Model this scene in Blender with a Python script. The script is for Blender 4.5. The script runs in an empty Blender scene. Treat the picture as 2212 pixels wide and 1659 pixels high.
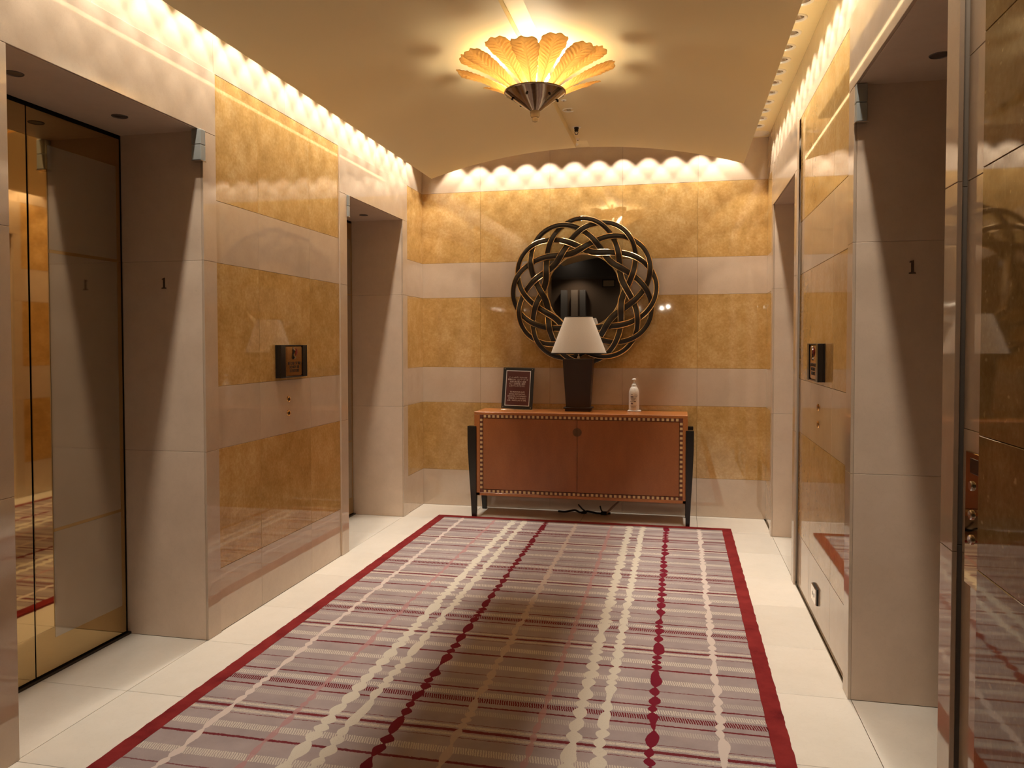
import bpy, bmesh, math, random
from mathutils import Vector, Matrix, Euler
C = bpy.context.scene
COL = C.collection
PI = math.pi
random.seed(7)

# ------------------------------------------------------------------ room constants (metres)
XL, XR, YB = -2.244, 0.699, 6.54          # stone faces of the left, right and back wall
FL, FR = -2.235, 0.677                    # faces of the door surrounds
ZL, ZF, ZS = 2.469, 2.776, 3.113          # lintel, frieze and slot soffit heights
DL, DR = -2.679, 1.121                    # lift door faces
YN = -0.6                                 # near end of the lift lobby walls
BANDS = [(0.0, .32, 'cream'), (.32, .922, 'gold'), (.922, 1.235, 'cream'),
         (1.235, 1.85, 'gold'), (1.85, 2.157, 'cream'), (2.157, ZF, 'gold')]
WARM = (1.0, .885, .72)

# ------------------------------------------------------------------ camera
def make_camera():
    yaw, pitch, roll = .21466, -.02817, .0012
    f = Vector((-math.sin(yaw)*math.cos(pitch), math.cos(yaw)*math.cos(pitch), math.sin(pitch)))
    r0 = Vector((math.cos(yaw), math.sin(yaw), 0))
    u0 = r0.cross(f)
    r = r0*math.cos(roll) - u0*math.sin(roll)
    u = r0*math.sin(roll) + u0*math.cos(roll)
    cam = bpy.data.cameras.new('camera')
    o = bpy.data.objects.new('camera', cam); COL.objects.link(o)
    m = Matrix(((r.x, u.x, -f.x, 0), (r.y, u.y, -f.y, 0), (r.z, u.z, -f.z, 1.45), (0, 0, 0, 1)))
    o.matrix_world = m
    cam.sensor_width = 36; cam.sensor_fit = 'HORIZONTAL'
    cam.lens = 1653.03/2212*36
    cam.shift_y = -(829.5-787.34)/2212
    cam.clip_start = .02
    C.camera = o
make_camera()

# ------------------------------------------------------------------ world, exposure
w = bpy.data.worlds.new('world'); C.world = w; w.use_nodes = True
w.node_tree.nodes['Background'].inputs[0].default_value = (.02, .017, .013, 1)
w.node_tree.nodes['Background'].inputs[1].default_value = .5
C.view_settings.view_transform = 'Standard'
C.view_settings.look = 'None'
C.view_settings.gamma = 1
C.view_settings.use_curve_mapping = False
C.view_settings.exposure = 1.2
try:
    C.cycles.max_bounces = 10; C.cycles.diffuse_bounces = 6; C.cycles.glossy_bounces = 5
    C.cycles.transmission_bounces = 6; C.cycles.sample_clamp_indirect = 4
    C.cycles.caustics_reflective = False; C.cycles.caustics_refractive = False
except Exception:
    pass

# ------------------------------------------------------------------ lights of the room (positions shared with the fittings)
RIGHT_Y = [6.19-.2*i for i in range(23)]
LEFT_Y = [6.19-.2*i for i in range(23)]
BACK_X = [-1.926+.2085*i for i in range(12)]
LOFF = .119
SLOT_W, BACK_W, CHAND_W = 14.0, 13.0, 6.0

def spot(name, x, y, z, e, half, col=WARM, size=.022, blend=.18):
    l = bpy.data.lights.new(name, 'SPOT'); l.energy = e; l.color = col
    l.spot_size = 2*half; l.spot_blend = blend; l.shadow_soft_size = size
    # beam profile of the reflector: a little weaker straight down than towards its rim
    l.use_nodes = True; nt = l.node_tree; em = nt.nodes['Emission']
    tc = nt.nodes.new('ShaderNodeTexCoord'); sp = nt.nodes.new('ShaderNodeSeparateXYZ'); nt.links.new(tc.outputs['Normal'], sp.inputs[0])
    def mt(op, a, b):
        q = nt.nodes.new('ShaderNodeMath'); q.operation = op
        for k, v in enumerate((a, b)):
            if v is None: continue
            if isinstance(v, bpy.types.NodeSocket): nt.links.new(v, q.inputs[k])
            else: q.inputs[k].default_value = v
        return q.outputs[0]
    t = mt('DIVIDE', mt('SUBTRACT', 1.0, mt('ABSOLUTE', sp.outputs[2], None)), 1-math.cos(half))
    nt.links.new(mt('ADD', .42, mt('MULTIPLY', mt('POWER', mt('MAXIMUM', t, 0.0), .6), .40)), em.inputs['Strength'])
    o = bpy.data.objects.new(name, l); COL.objects.link(o); o.location = (x, y, z)
    return o
HALF = math.radians(38)
for y in RIGHT_Y: spot('slot_light', XR-LOFF, y, 3.14, SLOT_W, HALF)
for y in LEFT_Y: spot('slot_light', XL+LOFF, y, 3.14, SLOT_W, HALF)
for x in BACK_X: spot('slot_light', x, YB-LOFF, 3.14, BACK_W, HALF)
def point(name, loc, e, col=WARM, size=.03):
    l = bpy.data.lights.new(name, 'POINT'); l.energy = e; l.color = col; l.shadow_soft_size = size
    o = bpy.data.objects.new(name, l); COL.objects.link(o); o.location = loc
CX, CY = -.765, 4.10                      # chandelier axis
for k in range(4):
    a = k*PI/2+.4
    point('chandelier_light', (CX+.075*math.cos(a), CY+.075*math.sin(a), 2.885), CHAND_W/4, (1, .88, .68), .045)
for x in (-4.4, -2.6, -.8, 1.0):           # added spots without fittings, to brighten the lobby behind the camera
    spot('lobby_fill_light', x, -6.45, 3.44, 16.0, math.radians(60), (1, .88, .74), .05, .6)

# ------------------------------------------------------------------ mesh helpers
class MB:
    def __init__(s): s.v, s.f, s.m = [], [], []
    def add(s, vs, fs, mi=0):
        n = len(s.v); s.v += [tuple(q) for q in vs]
        for f in fs: s.f.append(tuple(i+n for i in f)); s.m.append(mi)
    def box(s, lo, hi, c=0.0, mi=0):
        (x0, y0, z0), (x1, y1, z1) = lo, hi
        if c <= 0:
            vs = [(x, y, z) for z in (z0, z1) for y in (y0, y1) for x in (x0, x1)]
            s.add(vs, [(0, 2, 3, 1), (4, 5, 7, 6), (0, 1, 5, 4), (2, 6, 7, 3), (0, 4, 6, 2), (1, 3, 7, 5)], mi); return s
        bm = bmesh.new(); bmesh.ops.create_cube(bm, size=1)
        for v in bm.verts:
            v.co = Vector(((x0+x1)/2+v.co.x*(x1-x0), (y0+y1)/2+v.co.y*(y1-y0), (z0+z1)/2+v.co.z*(z1-z0)))
        bmesh.ops.bevel(bm, geom=bm.edges[:], offset=c, segments=1, affect='EDGES')
        bm.verts.index_update()
        s.add([v.co[:] for v in bm.verts], [[v.index for v in f.verts] for f in bm.faces], mi); bm.free(); return s
    def lathe(s, prof, n=32, c=(0, 0, 0), axis='Z', mi=0, cap0=False, cap1=False):
        vs = []
        for (r, h) in prof:
            for i in range(n):
                a = 2*PI*i/n; p, q = r*math.cos(a), r*math.sin(a)
                t = {'Z': (p, q, h), 'Y': (p, h, q), 'X': (h, p, q)}[axis]
                vs.append((c[0]+t[0], c[1]+t[1], c[2]+t[2]))
        fs = []
        for k in range(len(prof)-1):
            for i in range(n):
                j = (i+1) % n
                fs.append((k*n+i, k*n+j, (k+1)*n+j, (k+1)*n+i))
        if cap0: fs.append(tuple(range(n)))
        if cap1: fs.append(tuple((len(prof)-1)*n+i for i in range(n)))
        s.add(vs, fs, mi); return s
    def tube(s, pts, r, n=8, closed=False, mi=0):
        pts = [Vector(p) for p in pts]; N = len(pts); vs = []
        up = Vector((0, 0, 1)); prev = None
        for i, p in enumerate(pts):
            a = pts[(i-1) % N] if closed or i > 0 else p
            b = pts[(i+1) % N] if closed or i < N-1 else p
            t = (b-a).normalized()
            if prev is None:
                nrm = t.cross(up) if abs(t.z) < .9 else t.cross(Vector((1, 0, 0)))
            else: nrm = prev - t*prev.dot(t)
            nrm.normalize(); prev = nrm; bn = t.cross(nrm)
            rr = r[i] if isinstance(r, (list, tuple)) else r
            for k in range(n):
                q = 2*PI*k/n
                vs.append(p+nrm*(rr*math.cos(q))+bn*(rr*math.sin(q)))
        fs = []
        for i in range(N if closed else N-1):
            j = (i+1) % N
            for k in range(n):
                l = (k+1) % n
                fs.append((i*n+k, j*n+k, j*n+l, i*n+l))
        if not closed:
            fs.append(tuple(range(n))); fs.append(tuple((N-1)*n+k for k in range(n)))
        s.add(vs, fs, mi); return s
    def mesh(s, name, mats, smooth=False):
        me = bpy.data.meshes.new(name); me.from_pydata(s.v, [], s.f)
        for m in (mats if isinstance(mats, (list, tuple)) else [mats]): me.materials.append(m)
        if any(s.m): me.polygons.foreach_set('material_index', s.m)
        bm = bmesh.new(); bm.from_mesh(me); bmesh.ops.recalc_face_normals(bm, faces=bm.faces); bm.to_mesh(me); bm.free()
        if smooth:
            me.polygons.foreach_set('use_smooth', [True]*len(me.polygons))
            try: me.set_sharp_from_angle(angle=math.radians(35))
            except Exception: pass
        me.update(); return me
    def build(s, name, mats, parent=None, smooth=False, kind=None):
        return link(name, s.mesh(name, mats, smooth), parent, kind)
def link(name, me, parent=None, kind=None):
    o = bpy.data.objects.new(name, me); COL.objects.link(o)
    if parent is not None: o.parent = parent
    if kind: o['kind'] = kind
    return o
def tag(o, label, cat, group=None):
    o['label'] = label; o['category'] = cat
    if group: o['group'] = group
    return o
def thing(name, label, cat, loc=(0, 0, 0), rotz=0, group=None):
    o = bpy.data.objects.new(name, None); COL.objects.link(o); o.empty_display_size = .05
    o.location = loc; o.rotation_euler = (0, 0, rotz)
    return tag(o, label, cat, group)
def setting(name):
    o = bpy.data.objects.new(name, None); COL.objects.link(o); o.empty_display_size = .05
    o['kind'] = 'structure'; return o
def dup(root, loc, rotz=0, label=None, group=None):
    r = root.copy(); COL.objects.link(r); r.location = loc; r.rotation_euler = (0, 0, rotz)
    if label: r['label'] = label
    if group: r['group'] = group
    for ch in list(root.children):
        c = ch.copy(); COL.objects.link(c); c.parent = r
        for g in ch.children:
            d = g.copy(); COL.objects.link(d); d.parent = c
    return r

# ------------------------------------------------------------------ materials
class NT:
    def __init__(s, name):
        s.mat = bpy.data.materials.new(name); s.mat.use_nodes = True
        s.t = s.mat.node_tree; s.b = s.t.nodes['Principled BSDF']; s.out = s.t.nodes['Material Output']
    def n(s, typ, **kw):
        o = s.t.nodes.new(typ)
        for k, v in kw.items(): setattr(o, k, v)
        return o
    def l(s, a, b): s.t.links.new(a, b)
    def set(s, node, key, v):
        i = node.inputs[key]
        if isinstance(v, bpy.types.NodeSocket): s.l(v, i)
        else: i.default_value = v
    def math(s, op, a, b=None, c=None, clamp=False):
        o = s.n('ShaderNodeMath', operation=op, use_clamp=clamp)
        s.set(o, 0, a)
        if b is not None: s.set(o, 1, b)
        if c is not None: s.set(o, 2, c)
        return o.outputs[0]
    def noise(s, vec, scale, detail=4, rough=.55, dim='3D', w=None):
        o = s.n('ShaderNodeTexNoise', noise_dimensions=dim)
        if vec is not None: s.set(o, 'Vector', vec)
        if w is not None: s.set(o, 'W', w)
        o.inputs['Scale'].default_value = scale; o.inputs['Detail'].default_value = detail; o.inputs['Roughness'].default_value = rough
        return o.outputs[0]
    def ramp(s, fac, stops, interp='LINEAR'):
        o = s.n('ShaderNodeValToRGB'); cr = o.color_ramp; cr.interpolation = interp
        while len(cr.elements) < len(stops): cr.elements.new(.5)
        for e, (p, c) in zip(cr.elements, stops):
            e.position = p; e.color = c if len(c) == 4 else (*c, 1)
        s.set(o, 'Fac', fac); return o
    def mix(s, fac, a, b):
        o = s.n('ShaderNodeMix', data_type='RGBA')
        s.set(o, 0, fac)
        for k, v in ((6, a), (7, b)):
            s.set(o, k, v if isinstance(v, bpy.types.NodeSocket) else (*v[:3], 1))
        return o.outputs[2]
    def pos(s): return s.n('ShaderNodeNewGeometry').outputs['Position']
    def bump(s, h, strength, dist=.002):
        o = s.n('ShaderNodeBump'); o.inputs['Strength'].default_value = strength; o.inputs['Distance'].default_value = dist
        s.l(h, o.inputs['Height']); s.l(o.outputs[0], s.b.inputs['Normal'])
def plain(name, col, rough=.5, metal=0.0, spec=.5, emit=None, es=1.0, trans=0.0, ior=1.5, coat=0.0, alpha=None):
    m = NT(name); b = m.b
    b.inputs['Base Color'].default_value = (*col, 1); b.inputs['Roughness'].default_value = rough
    b.inputs['Metallic'].default_value = metal; b.inputs['Specular IOR Level'].default_value = spec
    b.inputs['IOR'].default_value = ior
    b.inputs['Transmission Weight'].default_value = trans
    b.inputs['Coat Weight'].default_value = coat
    if emit: b.inputs['Emission Color'].default_value = (*emit, 1); b.inputs['Emission Strength'].default_value = es
    return m.mat

def stone(name, kind, rough, tint=1.0):
    m = NT(name); pos = m.pos()
    rnd = m.n('ShaderNodeObjectInfo').outputs['Random']
    off = m.n('ShaderNodeCombineXYZ'); m.set(off, 0, m.math('MULTIPLY', rnd, 31.0)); m.set(off, 2, m.math('MULTIPLY', rnd, 17.0))
    va = m.n('ShaderNodeVectorMath', operation='ADD'); m.l(pos, va.inputs[0]); m.l(off.outputs[0], va.inputs[1]); v = va.outputs[0]
    big = m.noise(v, 2.2, 5, .6); mid = m.noise(v, 9, 6, .65); fine = m.noise(v, 60, 4, .6)
    if kind == 'gold':
        f = m.math('ADD', m.math('ADD', m.math('MULTIPLY', big, .30), m.math('MULTIPLY', mid, .40)), m.math('MULTIPLY', fine, .30))
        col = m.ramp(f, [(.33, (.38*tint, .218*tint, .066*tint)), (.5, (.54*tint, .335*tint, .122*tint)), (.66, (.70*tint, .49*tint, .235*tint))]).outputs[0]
        sc = m.n('ShaderNodeVectorMath', operation='MULTIPLY'); m.l(v, sc.inputs[0]); sc.inputs[1].default_value = (1, 1, 1.7)
        vo = m.n('ShaderNodeTexVoronoi'); vo.inputs['Scale'].default_value = 15; m.l(sc.outputs[0], vo.inputs['Vector'])
        d = m.math('ADD', vo.outputs['Distance'], m.math('MULTIPLY', mid, .35))
        fl = m.ramp(d, [(.22, (1, 1, 1)), (.30, (0, 0, 0))]).outputs[0]
        sel = m.ramp(vo.outputs['Color'], [(.60, (0, 0, 0)), (.9, (.55, .55, .55))]).outputs[0]
        col = m.mix(m.math('MULTIPLY', fl, sel), col, (.66, .50, .26))
        sp = m.ramp(m.noise(v, 34, 3, .5), [(.66, (0, 0, 0)), (.74, (.4, .4, .4))]).outputs[0]
        col = m.mix(sp, col, (.60, .44, .20))
        wv = m.n('ShaderNodeVectorMath', operation='MULTIPLY'); m.l(v, wv.inputs[0]); wv.inputs[1].default_value = (1.3, 1.3, .55)
        st = m.ramp(m.noise(wv.outputs[0], 5, 3, .7), [(.63, (0, 0, 0)), (.75, (.33, .33, .33))]).outputs[0]
        col = m.mix(st, col, (.62, .45, .2))
    else:
        a, b2 = ((.53, .415, .315), (.62, .505, .40)) if kind == 'cream' else (((.66, .52, .405), (.77, .62, .50)) if kind == 'reveal' else ((.78, .74, .68), (.86, .82, .77)))
        f = m.math('ADD', m.math('MULTIPLY', big, .55), m.math('MULTIPLY', mid, .45))
        col = m.ramp(f, [(.3, a), (.7, b2)]).outputs[0]
        sp = m.ramp(m.noise(v, 38, 5, .65), [(.69, (0, 0, 0)), (.76, (.4, .4, .4))]).outputs[0]
        gate = m.ramp(m.noise(v, 5, 3, .5), [(.5, (0, 0, 0)), (.62, (1, 1, 1))]).outputs[0]
        col = m.mix(m.math('MULTIPLY', sp, gate), col, tuple(q*.55 for q in a))
        ve = m.ramp(m.noise(v, 16, 8, .7), [(.485, (0, 0, 0)), (.5, (.14, .14, .14)), (.515, (0, 0, 0))]).outputs[0]
        col = m.mix(ve, col, tuple(q*.7 for q in a))
    bri = m.n('ShaderNodeHueSaturation'); m.l(col, bri.inputs['Color'])
    m.set(bri, 'Value', m.math('ADD', .95, m.math('MULTIPLY', rnd, .10)))
    m.l(bri.outputs[0], m.b.inputs['Base Color'])
    m.b.inputs['Roughness'].default_value = rough
    m.b.inputs['IOR'].default_value = 1.9 if rough < .1 else 1.5
    if rough > .2: m.bump(fine, .05, .002)
    return m.mat
M = {}
M['gold'] = stone('gold_limestone_polished', 'gold', .035)
M['dark_gold'] = stone('gold_limestone_polished_darkened', 'gold', .035, .42)  # the gold stone with all its colours scaled darker
M['cream'] = stone('cream_limestone_polished', 'cream', .045)
M['reveal'] = stone('cream_limestone_honed', 'reveal', .42)
M['floor'] = stone('cream_marble_floor', 'floor', .30)
M['grout'] = plain('joint_grout', (.24, .18, .12), .8)
M['plaster'] = plain('ceiling_paint', (.84, .73, .47), .62, spec=.25)
M['soffit'] = plain('slot_paint', (.92, .81, .54), .6)
M['bronze'] = plain('bronze_mirror', (.50, .36, .18), .03, 1.0)
M['dark_bronze'] = plain('dark_bronze', (.035, .025, .018), .35, .6)
def etched():
    m = NT('etched_bronze')
    g = m.n('ShaderNodeBsdfGlossy'); g.inputs['Color'].default_value = (.72, .66, .57, 1); g.inputs['Roughness'].default_value = .07
    d = m.n('ShaderNodeBsdfDiffuse'); d.inputs['Color'].default_value = (.20, .165, .125, 1)
    mx = m.n('ShaderNodeMixShader'); mx.inputs[0].default_value = .55
    m.l(d.outputs[0], mx.inputs[1]); m.l(g.outputs[0], mx.inputs[2]); m.l(mx.outputs[0], m.out.inputs[0]); return m.mat
M['etched'] = etched()
M['black'] = plain('black_lacquer', (.012, .010, .009), .22)
M['matt_black'] = plain('matt_black', (.012, .011, .010), .55)
M['steel'] = plain('chrome', (.75, .72, .68), .12, 1.0)
M['brass'] = plain('brass', (.66, .38, .14), .22, 1.0)
M['dark_text'] = plain('dark_engraving', (.018, .010, .006), .6)
M['numeral'] = plain('bronze_numeral', (.075, .045, .024), .5)
M['white'] = plain('white_plastic', (.80, .78, .76), .35)
M['white_paint'] = plain('white_trim', (.92, .89, .82), .4)
M['glass_frost'] = plain('frosted_glass', (.62, .66, .66), .35, trans=.55)
M['mirror'] = plain('mirror_glass', (.62, .57, .51), .015, 1.0)
M['frame_dark'] = plain('ebonised_wood', (.020, .014, .010), .33)
M['gilt'] = plain('gilt_edge', (.86, .62, .32), .22, 1.0)
M['cone'] = plain('dark_nickel', (.32, .25, .185), .10, 1.0)
M['clear'] = plain('amber_glass', (.90, .72, .42), .08, trans=.55)
M['bulb'] = plain('bulb_glow', (1, .9, .7), .5, emit=(1, .80, .48), es=30)
M['lens'] = plain('lamp_lens', (.30, .31, .34), .15, emit=(1, .9, .78), es=1.2)
M['grey'] = plain('grey_metal', (.12, .10, .09), .4, .5)
M['lamp_body'] = plain('dark_brown_lamp', (.030, .016, .010), .42)
M['maroon'] = plain('maroon_print', (.085, .020, .018), .5)
M['print'] = plain('pale_print', (.72, .62, .55), .6)
M['label_ink'] = plain('label_ink', (.18, .15, .20), .6)
M['cable'] = plain('black_cable', (.010, .009, .008), .5)
M['conduit'] = plain('pale_conduit', (.30, .24, .20), .5)
M['lobby_wall'] = plain('brown_lobby_wall', (.17, .115, .075), .5)
M['lobby_dark'] = plain('dark_lobby', (.05, .038, .028), .5)
M['lobby_grey'] = plain('grey_column', (.30, .28, .26), .4)

def shade_mat():
    m = NT('linen_shade'); pos = m.pos()
    f = m.noise(pos, 420, 2, .5)
    col = m.ramp(f, [(.3, (.80, .74, .66)), (.7, (.90, .84, .77))]).outputs[0]
    d = m.n('ShaderNodeBsdfDiffuse'); t = m.n('ShaderNodeBsdfTranslucent'); mx = m.n('ShaderNodeMixShader'); mx.inputs[0].default_value = .3
    m.l(col, d.inputs[0]); m.l(col, t.inputs[0]); m.l(d.outputs[0], mx.inputs[1]); m.l(t.outputs[0], mx.inputs[2])
    m.l(mx.outputs[0], m.out.inputs[0]); return m.mat
M['shade'] = shade_mat()
def leaf_mat():
    m = NT('amber_leaf_glass')
    c = (.88, .56, .16, 1)
    d = m.n('ShaderNodeBsdfDiffuse'); d.inputs[0].default_value = (.80, .62, .33, 1)
    t = m.n('ShaderNodeBsdfTranslucent'); t.inputs[0].default_value = (.93, .74, .43, 1)
    g = m.n('ShaderNodeBsdfGlossy'); g.inputs[0].default_value = (1, .9, .7, 1); g.inputs['Roughness'].default_value = .2
    a = m.n('ShaderNodeMixShader'); a.inputs[0].default_value = .55
    b = m.n('ShaderNodeMixShader'); b.inputs[0].default_value = .05
    m.l(d.outputs[0], a.inputs[1]); m.l(t.outputs[0], a.inputs[2]); m.l(a.outputs[0], b.inputs[1]); m.l(g.outputs[0], b.inputs[2])
    m.l(b.outputs[0], m.out.inputs[0]); return m.mat
M['leaf'] = leaf_mat()
def wood(name, a, b2, rough, coat=.3):
    m = NT(name); pos = m.pos()
    sc = m.n('ShaderNodeVectorMath', operation='MULTIPLY'); m.l(pos, sc.inputs[0]); sc.inputs[1].default_value = (3, 14, 1.0)
    f = m.math('ADD', m.math('MULTIPLY', m.noise(sc.outputs[0], 3.5, 6, .6), .6), m.math('MULTIPLY', m.noise(pos, 140, 3, .6), .4))
    m.l(m.ramp(f, [(.35, a), (.65, b2)]).outputs[0], m.b.inputs['Base Color'])
    m.b.inputs['Roughness'].default_value = rough; m.b.inputs['Coat Weight'].default_value = coat; m.b.inputs['Coat Roughness'].default_value = .12
    return m.mat
M['cherry'] = wood('cherry_wood', (.35, .115, .026), (.45, .16, .042), .32)
M['door_wood'] = wood('cherry_door_wood', (.26, .082, .022), (.33, .110, .032), .34)
M['inlay_light'] = plain('maple_inlay', (.62, .42, .20), .4)
M['inlay_dark'] = plain('rosewood_inlay', (.13, .035, .020), .4)

def carpet_mat():
    m = NT('tufted_carpet'); sx = m.n('ShaderNodeSeparateXYZ'); pos = m.pos(); m.l(pos, sx.inputs[0])
    X, Y = sx.outputs[0], sx.outputs[1]
    jag = m.math('MULTIPLY', m.math('SUBTRACT', m.noise(pos, 130, 2, .6), .5), .010)
    slow = m.math('MULTIPLY', m.math('SUBTRACT', m.noise(pos, 3, 2, .5), .5), .012)
    Yj = m.math('ADD', m.math('ADD', Y, jag), slow)
    P = .902
    t = m.math('FRACT', m.math('DIVIDE', m.math('SUBTRACT', Yj, 2.90), P))
    Z = (0, 0, 0, 0)
    rows = [(.042, .018, (0, 0, 1, 0)), (.093, .018, (0, 1, 0, 0)), (.141, .0055, (1, 0, 0, 0)), (.199, .018, (0, .42, 0, 0)), (.272, .003, (.8, 0, 0, 0)),
            (.360, .021, (0, 1, 0, 0)), (.481, .006, (1, 0, 0, 0)), (.560, .021, (0, 1, 0, 0)), (.645, .003, (.9, 0, 0, 0)), (.667, .009, (0, 0, 0, 1)),
            (.694, .009, (1, 0, 0, 0)), (.721, .009, (0, 0, 0, 1)), (.743, .003, (.9, 0, 0, 0)), (.836, .018, (0, .42, 0, 0)), (.888, .0055, (1, 0, 0, 0))]
    stops = [(0, Z)]
    for c, h, k in rows: stops += [((c-h)/P, k), ((c+h)/P, Z)]
    rp = m.ramp(t, stops, 'CONSTANT'); sr = m.n('ShaderNodeSeparateColor'); m.l(rp.outputs[0], sr.inputs[0])
    pitch = .0092
    q = m.math('ADD', m.math('ADD', X, m.math('MULTIPLY', Y, .22)), m.math('MULTIPLY', m.math('SUBTRACT', m.noise(pos, 40, 2, .6), .5), .012))
    dash = m.math('LESS_THAN', m.math('FRACT', m.math('DIVIDE', q, pitch)), .58)
    cl = m.noise(pos, 6, 4, .6); gr = m.noise(pos, 420, 2, .7)
    base = m.ramp(m.math('ADD', m.math('MULTIPLY', cl, .65), m.math('MULTIPLY', gr, .35)), [(.3, (.285, .235, .245)), (.7, (.41, .345, .355))]).outputs[0]
    wf = m.math('ADD', m.math('MULTIPLY', m.noise(pos, 11, 3, .6), .6), .35, clamp=True)
    col = m.mix(m.math('MULTIPLY', sr.outputs[1], m.math('MULTIPLY', dash, m.math('ADD', wf, .2, clamp=True))), base, (.62, .57, .51))
    RED = (.150, .012, .020)
    col = m.mix(m.math('MULTIPLY', sr.outputs[2], dash), col, RED)
    col = m.mix(m.math('MULTIPLY', sr.outputs[0], .95), col, RED)
    ws = m.ramp(m.noise(pos, 160, 2, .6), [(.4, (.35, .35, .35)), (.55, (.9, .9, .9))]).outputs[0]
    col = m.mix(m.math('MULTIPLY', rp.outputs[1], ws), col, (.60, .54, .47))
    white = m.mix(m.ramp(m.noise(pos, 300, 2, .6), [(.62, (0, 0, 0)), (.68, (.5, .5, .5))]).outputs[0], (.60, .56, .50), (.38, .32, .29))
    lines = [(-1.725, .005, .017, (.62, .53, .51), 1.0), (-1.452, .004, .014, (.42, .22, .23), .75), (-1.30, .010, .030, white, 1), (-1.205, .008, .025, white, 1),
             (-1.033, .003, .022, RED, 1), (-.788, .005, .019, (.50, .40, .36), .9), (-.51, .004, .014, (.44, .24, .24), .75), (-.367, .010, .030, white, 1),
             (-.269, .008, .025, white, 1), (-.089, .003, .023, (.17, .012, .028), 1), (.159, .006, .019, (.62, .54, .52), 1)]
    for i, (x0, w0, w1, c, op) in enumerate(lines):
        nz = m.noise(None, 6.5, 1, .5, '1D', m.math('ADD', Y, i*7.3)); n2 = m.noise(None, 3.1, 1, .5, '1D', m.math('ADD', Y, i*3.7+40))
        wob = m.math('MULTIPLY', m.math('SUBTRACT', nz, .5), .022)
        d = m.math('ABSOLUTE', m.math('ADD', m.math('SUBTRACT', m.math('SUBTRACT', X, x0), wob), m.math('MULTIPLY', jag, .7)))
        bead = m.math('ABSOLUTE', m.math('SINE', m.math('ADD', m.math('MULTIPLY', Y, 33.0+1.7*(i % 3)), m.math('ADD', m.math('MULTIPLY', n2, 9.0), i*1.3))))
        wd = m.math('ADD', w0, m.math('MULTIPLY', m.math('MULTIPLY', bead, m.math('ADD', .55, m.math('MULTIPLY', nz, .9))), w1-w0))
        col = m.mix(m.math('MULTIPLY', m.math('LESS_THAN', d, wd), op), col, c)
    m.l(col, m.b.inputs['Base Color']); m.b.inputs['Roughness'].default_value = .95; m.b.inputs['Specular IOR Level'].default_value = .1
    m.bump(gr, .35, .004); return m.mat
M['carpet'] = carpet_mat()
def border_mat():
    m = NT('carpet_border'); pos = m.pos(); n = m.noise(pos, 7, 4, .6); g = m.noise(pos, 380, 2, .7)
    f = m.math('ADD', m.math('MULTIPLY', n, .75), m.math('MULTIPLY', g, .25))
    m.l(m.ramp(f, [(.3, (.115, .010, .013)), (.45, (.20, .020, .022)), (.68, (.27, .032, .032))]).outputs[0], m.b.inputs['Base Color'])
    m.b.inputs['Roughness'].default_value = .95; m.b.inputs['Specular IOR Level'].default_value = .1; m.bump(g, .35, .004); return m.mat
M['border'] = border_mat()

# ------------------------------------------------------------------ walls
G = .0006                                  # half a joint
TH = .028
def slab_x(parent, side, y0, y1, z0, z1, mat, face=None, th=TH, name='stone_slab'):
    """a stone slab whose visible face lies in a plane of constant X"""
    if side == 'L': f = XL if face is None else face; lo, hi = f-th, f
    else: f = XR if face is None else face; lo, hi = f, f+th
    return MB().box((lo, y0+G, z0+G), (hi, y1-G, z1-G), .0012).build(name, M[mat], parent)
def course(parent, side, ys, face=None, bands=BANDS):
    for a, b in zip(ys[:-1], ys[1:]):
        for z0, z1, k in bands: slab_x(parent, side, a, b, z0, z1, k, face)

wl = setting('wall_left')
course(wl, 'L', [YN, .0, .6, 1.2, 1.8, 2.11])
course(wl, 'L', [3.402, 3.803, 4.392, 4.815])
course(wl, 'L', [6.122, YB-.001])
fr_y = [YN, .6, 1.2, 1.8, 2.6, 3.402, 4.1, 4.815, 5.47, 6.122, YB-.001]
for a, b in zip(fr_y[:-1], fr_y[1:]): slab_x(wl, 'L', a, b, ZF, ZS, 'cream')
wr = setting('wall_right')
course(wr, 'R', [YN, .0, .6, 1.2, 1.955], face=.679, bands=[(z0, z1, 'dark_gold') for z0, z1, k in BANDS])
course(wr, 'R', [1.93, 2.112], bands=[(z0, z1, 'cream') for z0, z1, k in BANDS])
course(wr, 'R', [3.387, 3.803, 4.392, 4.804])
course(wr, 'R', [6.06, YB-.001])
fr_y = [YN, .6, 1.2, 1.955, 2.6, 3.39, 4.1, 4.804, 5.47, 6.06, YB-.001]
for a, b in zip(fr_y[:-1], fr_y[1:]): slab_x(wr, 'R', a, b, ZF, ZS, 'cream')
wb = setting('wall_back')
bx = [XL-.02, -1.71, -1.09, -.469, .149, XR+.02]
for a, b in zip(bx[:-1], bx[1:]):
    for z0, z1, k in BANDS+[(ZF, 3.16, 'cream')]:
        MB().box((a+G, YB, z0+G), (b-G, YB+TH, z1-G), .0012).build('stone_slab', M[k], wb)
# masonry cores behind the slabs (closed boxes, joint colour)
def core(parent, lo, hi): MB().box(lo, hi).build('wall_core', M['grout'], parent)
core(wb, (XL-.6, YB+TH-.002, 0), (XR+.6, YB+.2, 3.4))
for (a, b) in ((YN, 2.15), (3.35, 4.87), (6.07, YB+.1)): core(wl, (XL-.62, a, 0), (XL-TH+.002, b, 3.2))
core(wl, (XL-.62, YN, ZL+.04), (XL-TH+.002, YB+.1, 3.2))
for (a, b) in ((YN, 2.15), (3.34, 4.84), (6.02, YB+.1)): core(wr, (XR+TH-.002, a, 0), (XR+.62, b, 3.2))
core(wr, (XR+TH-.002, YN, ZL+.04), (XR+.62, YB+.1, 3.2))

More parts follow.
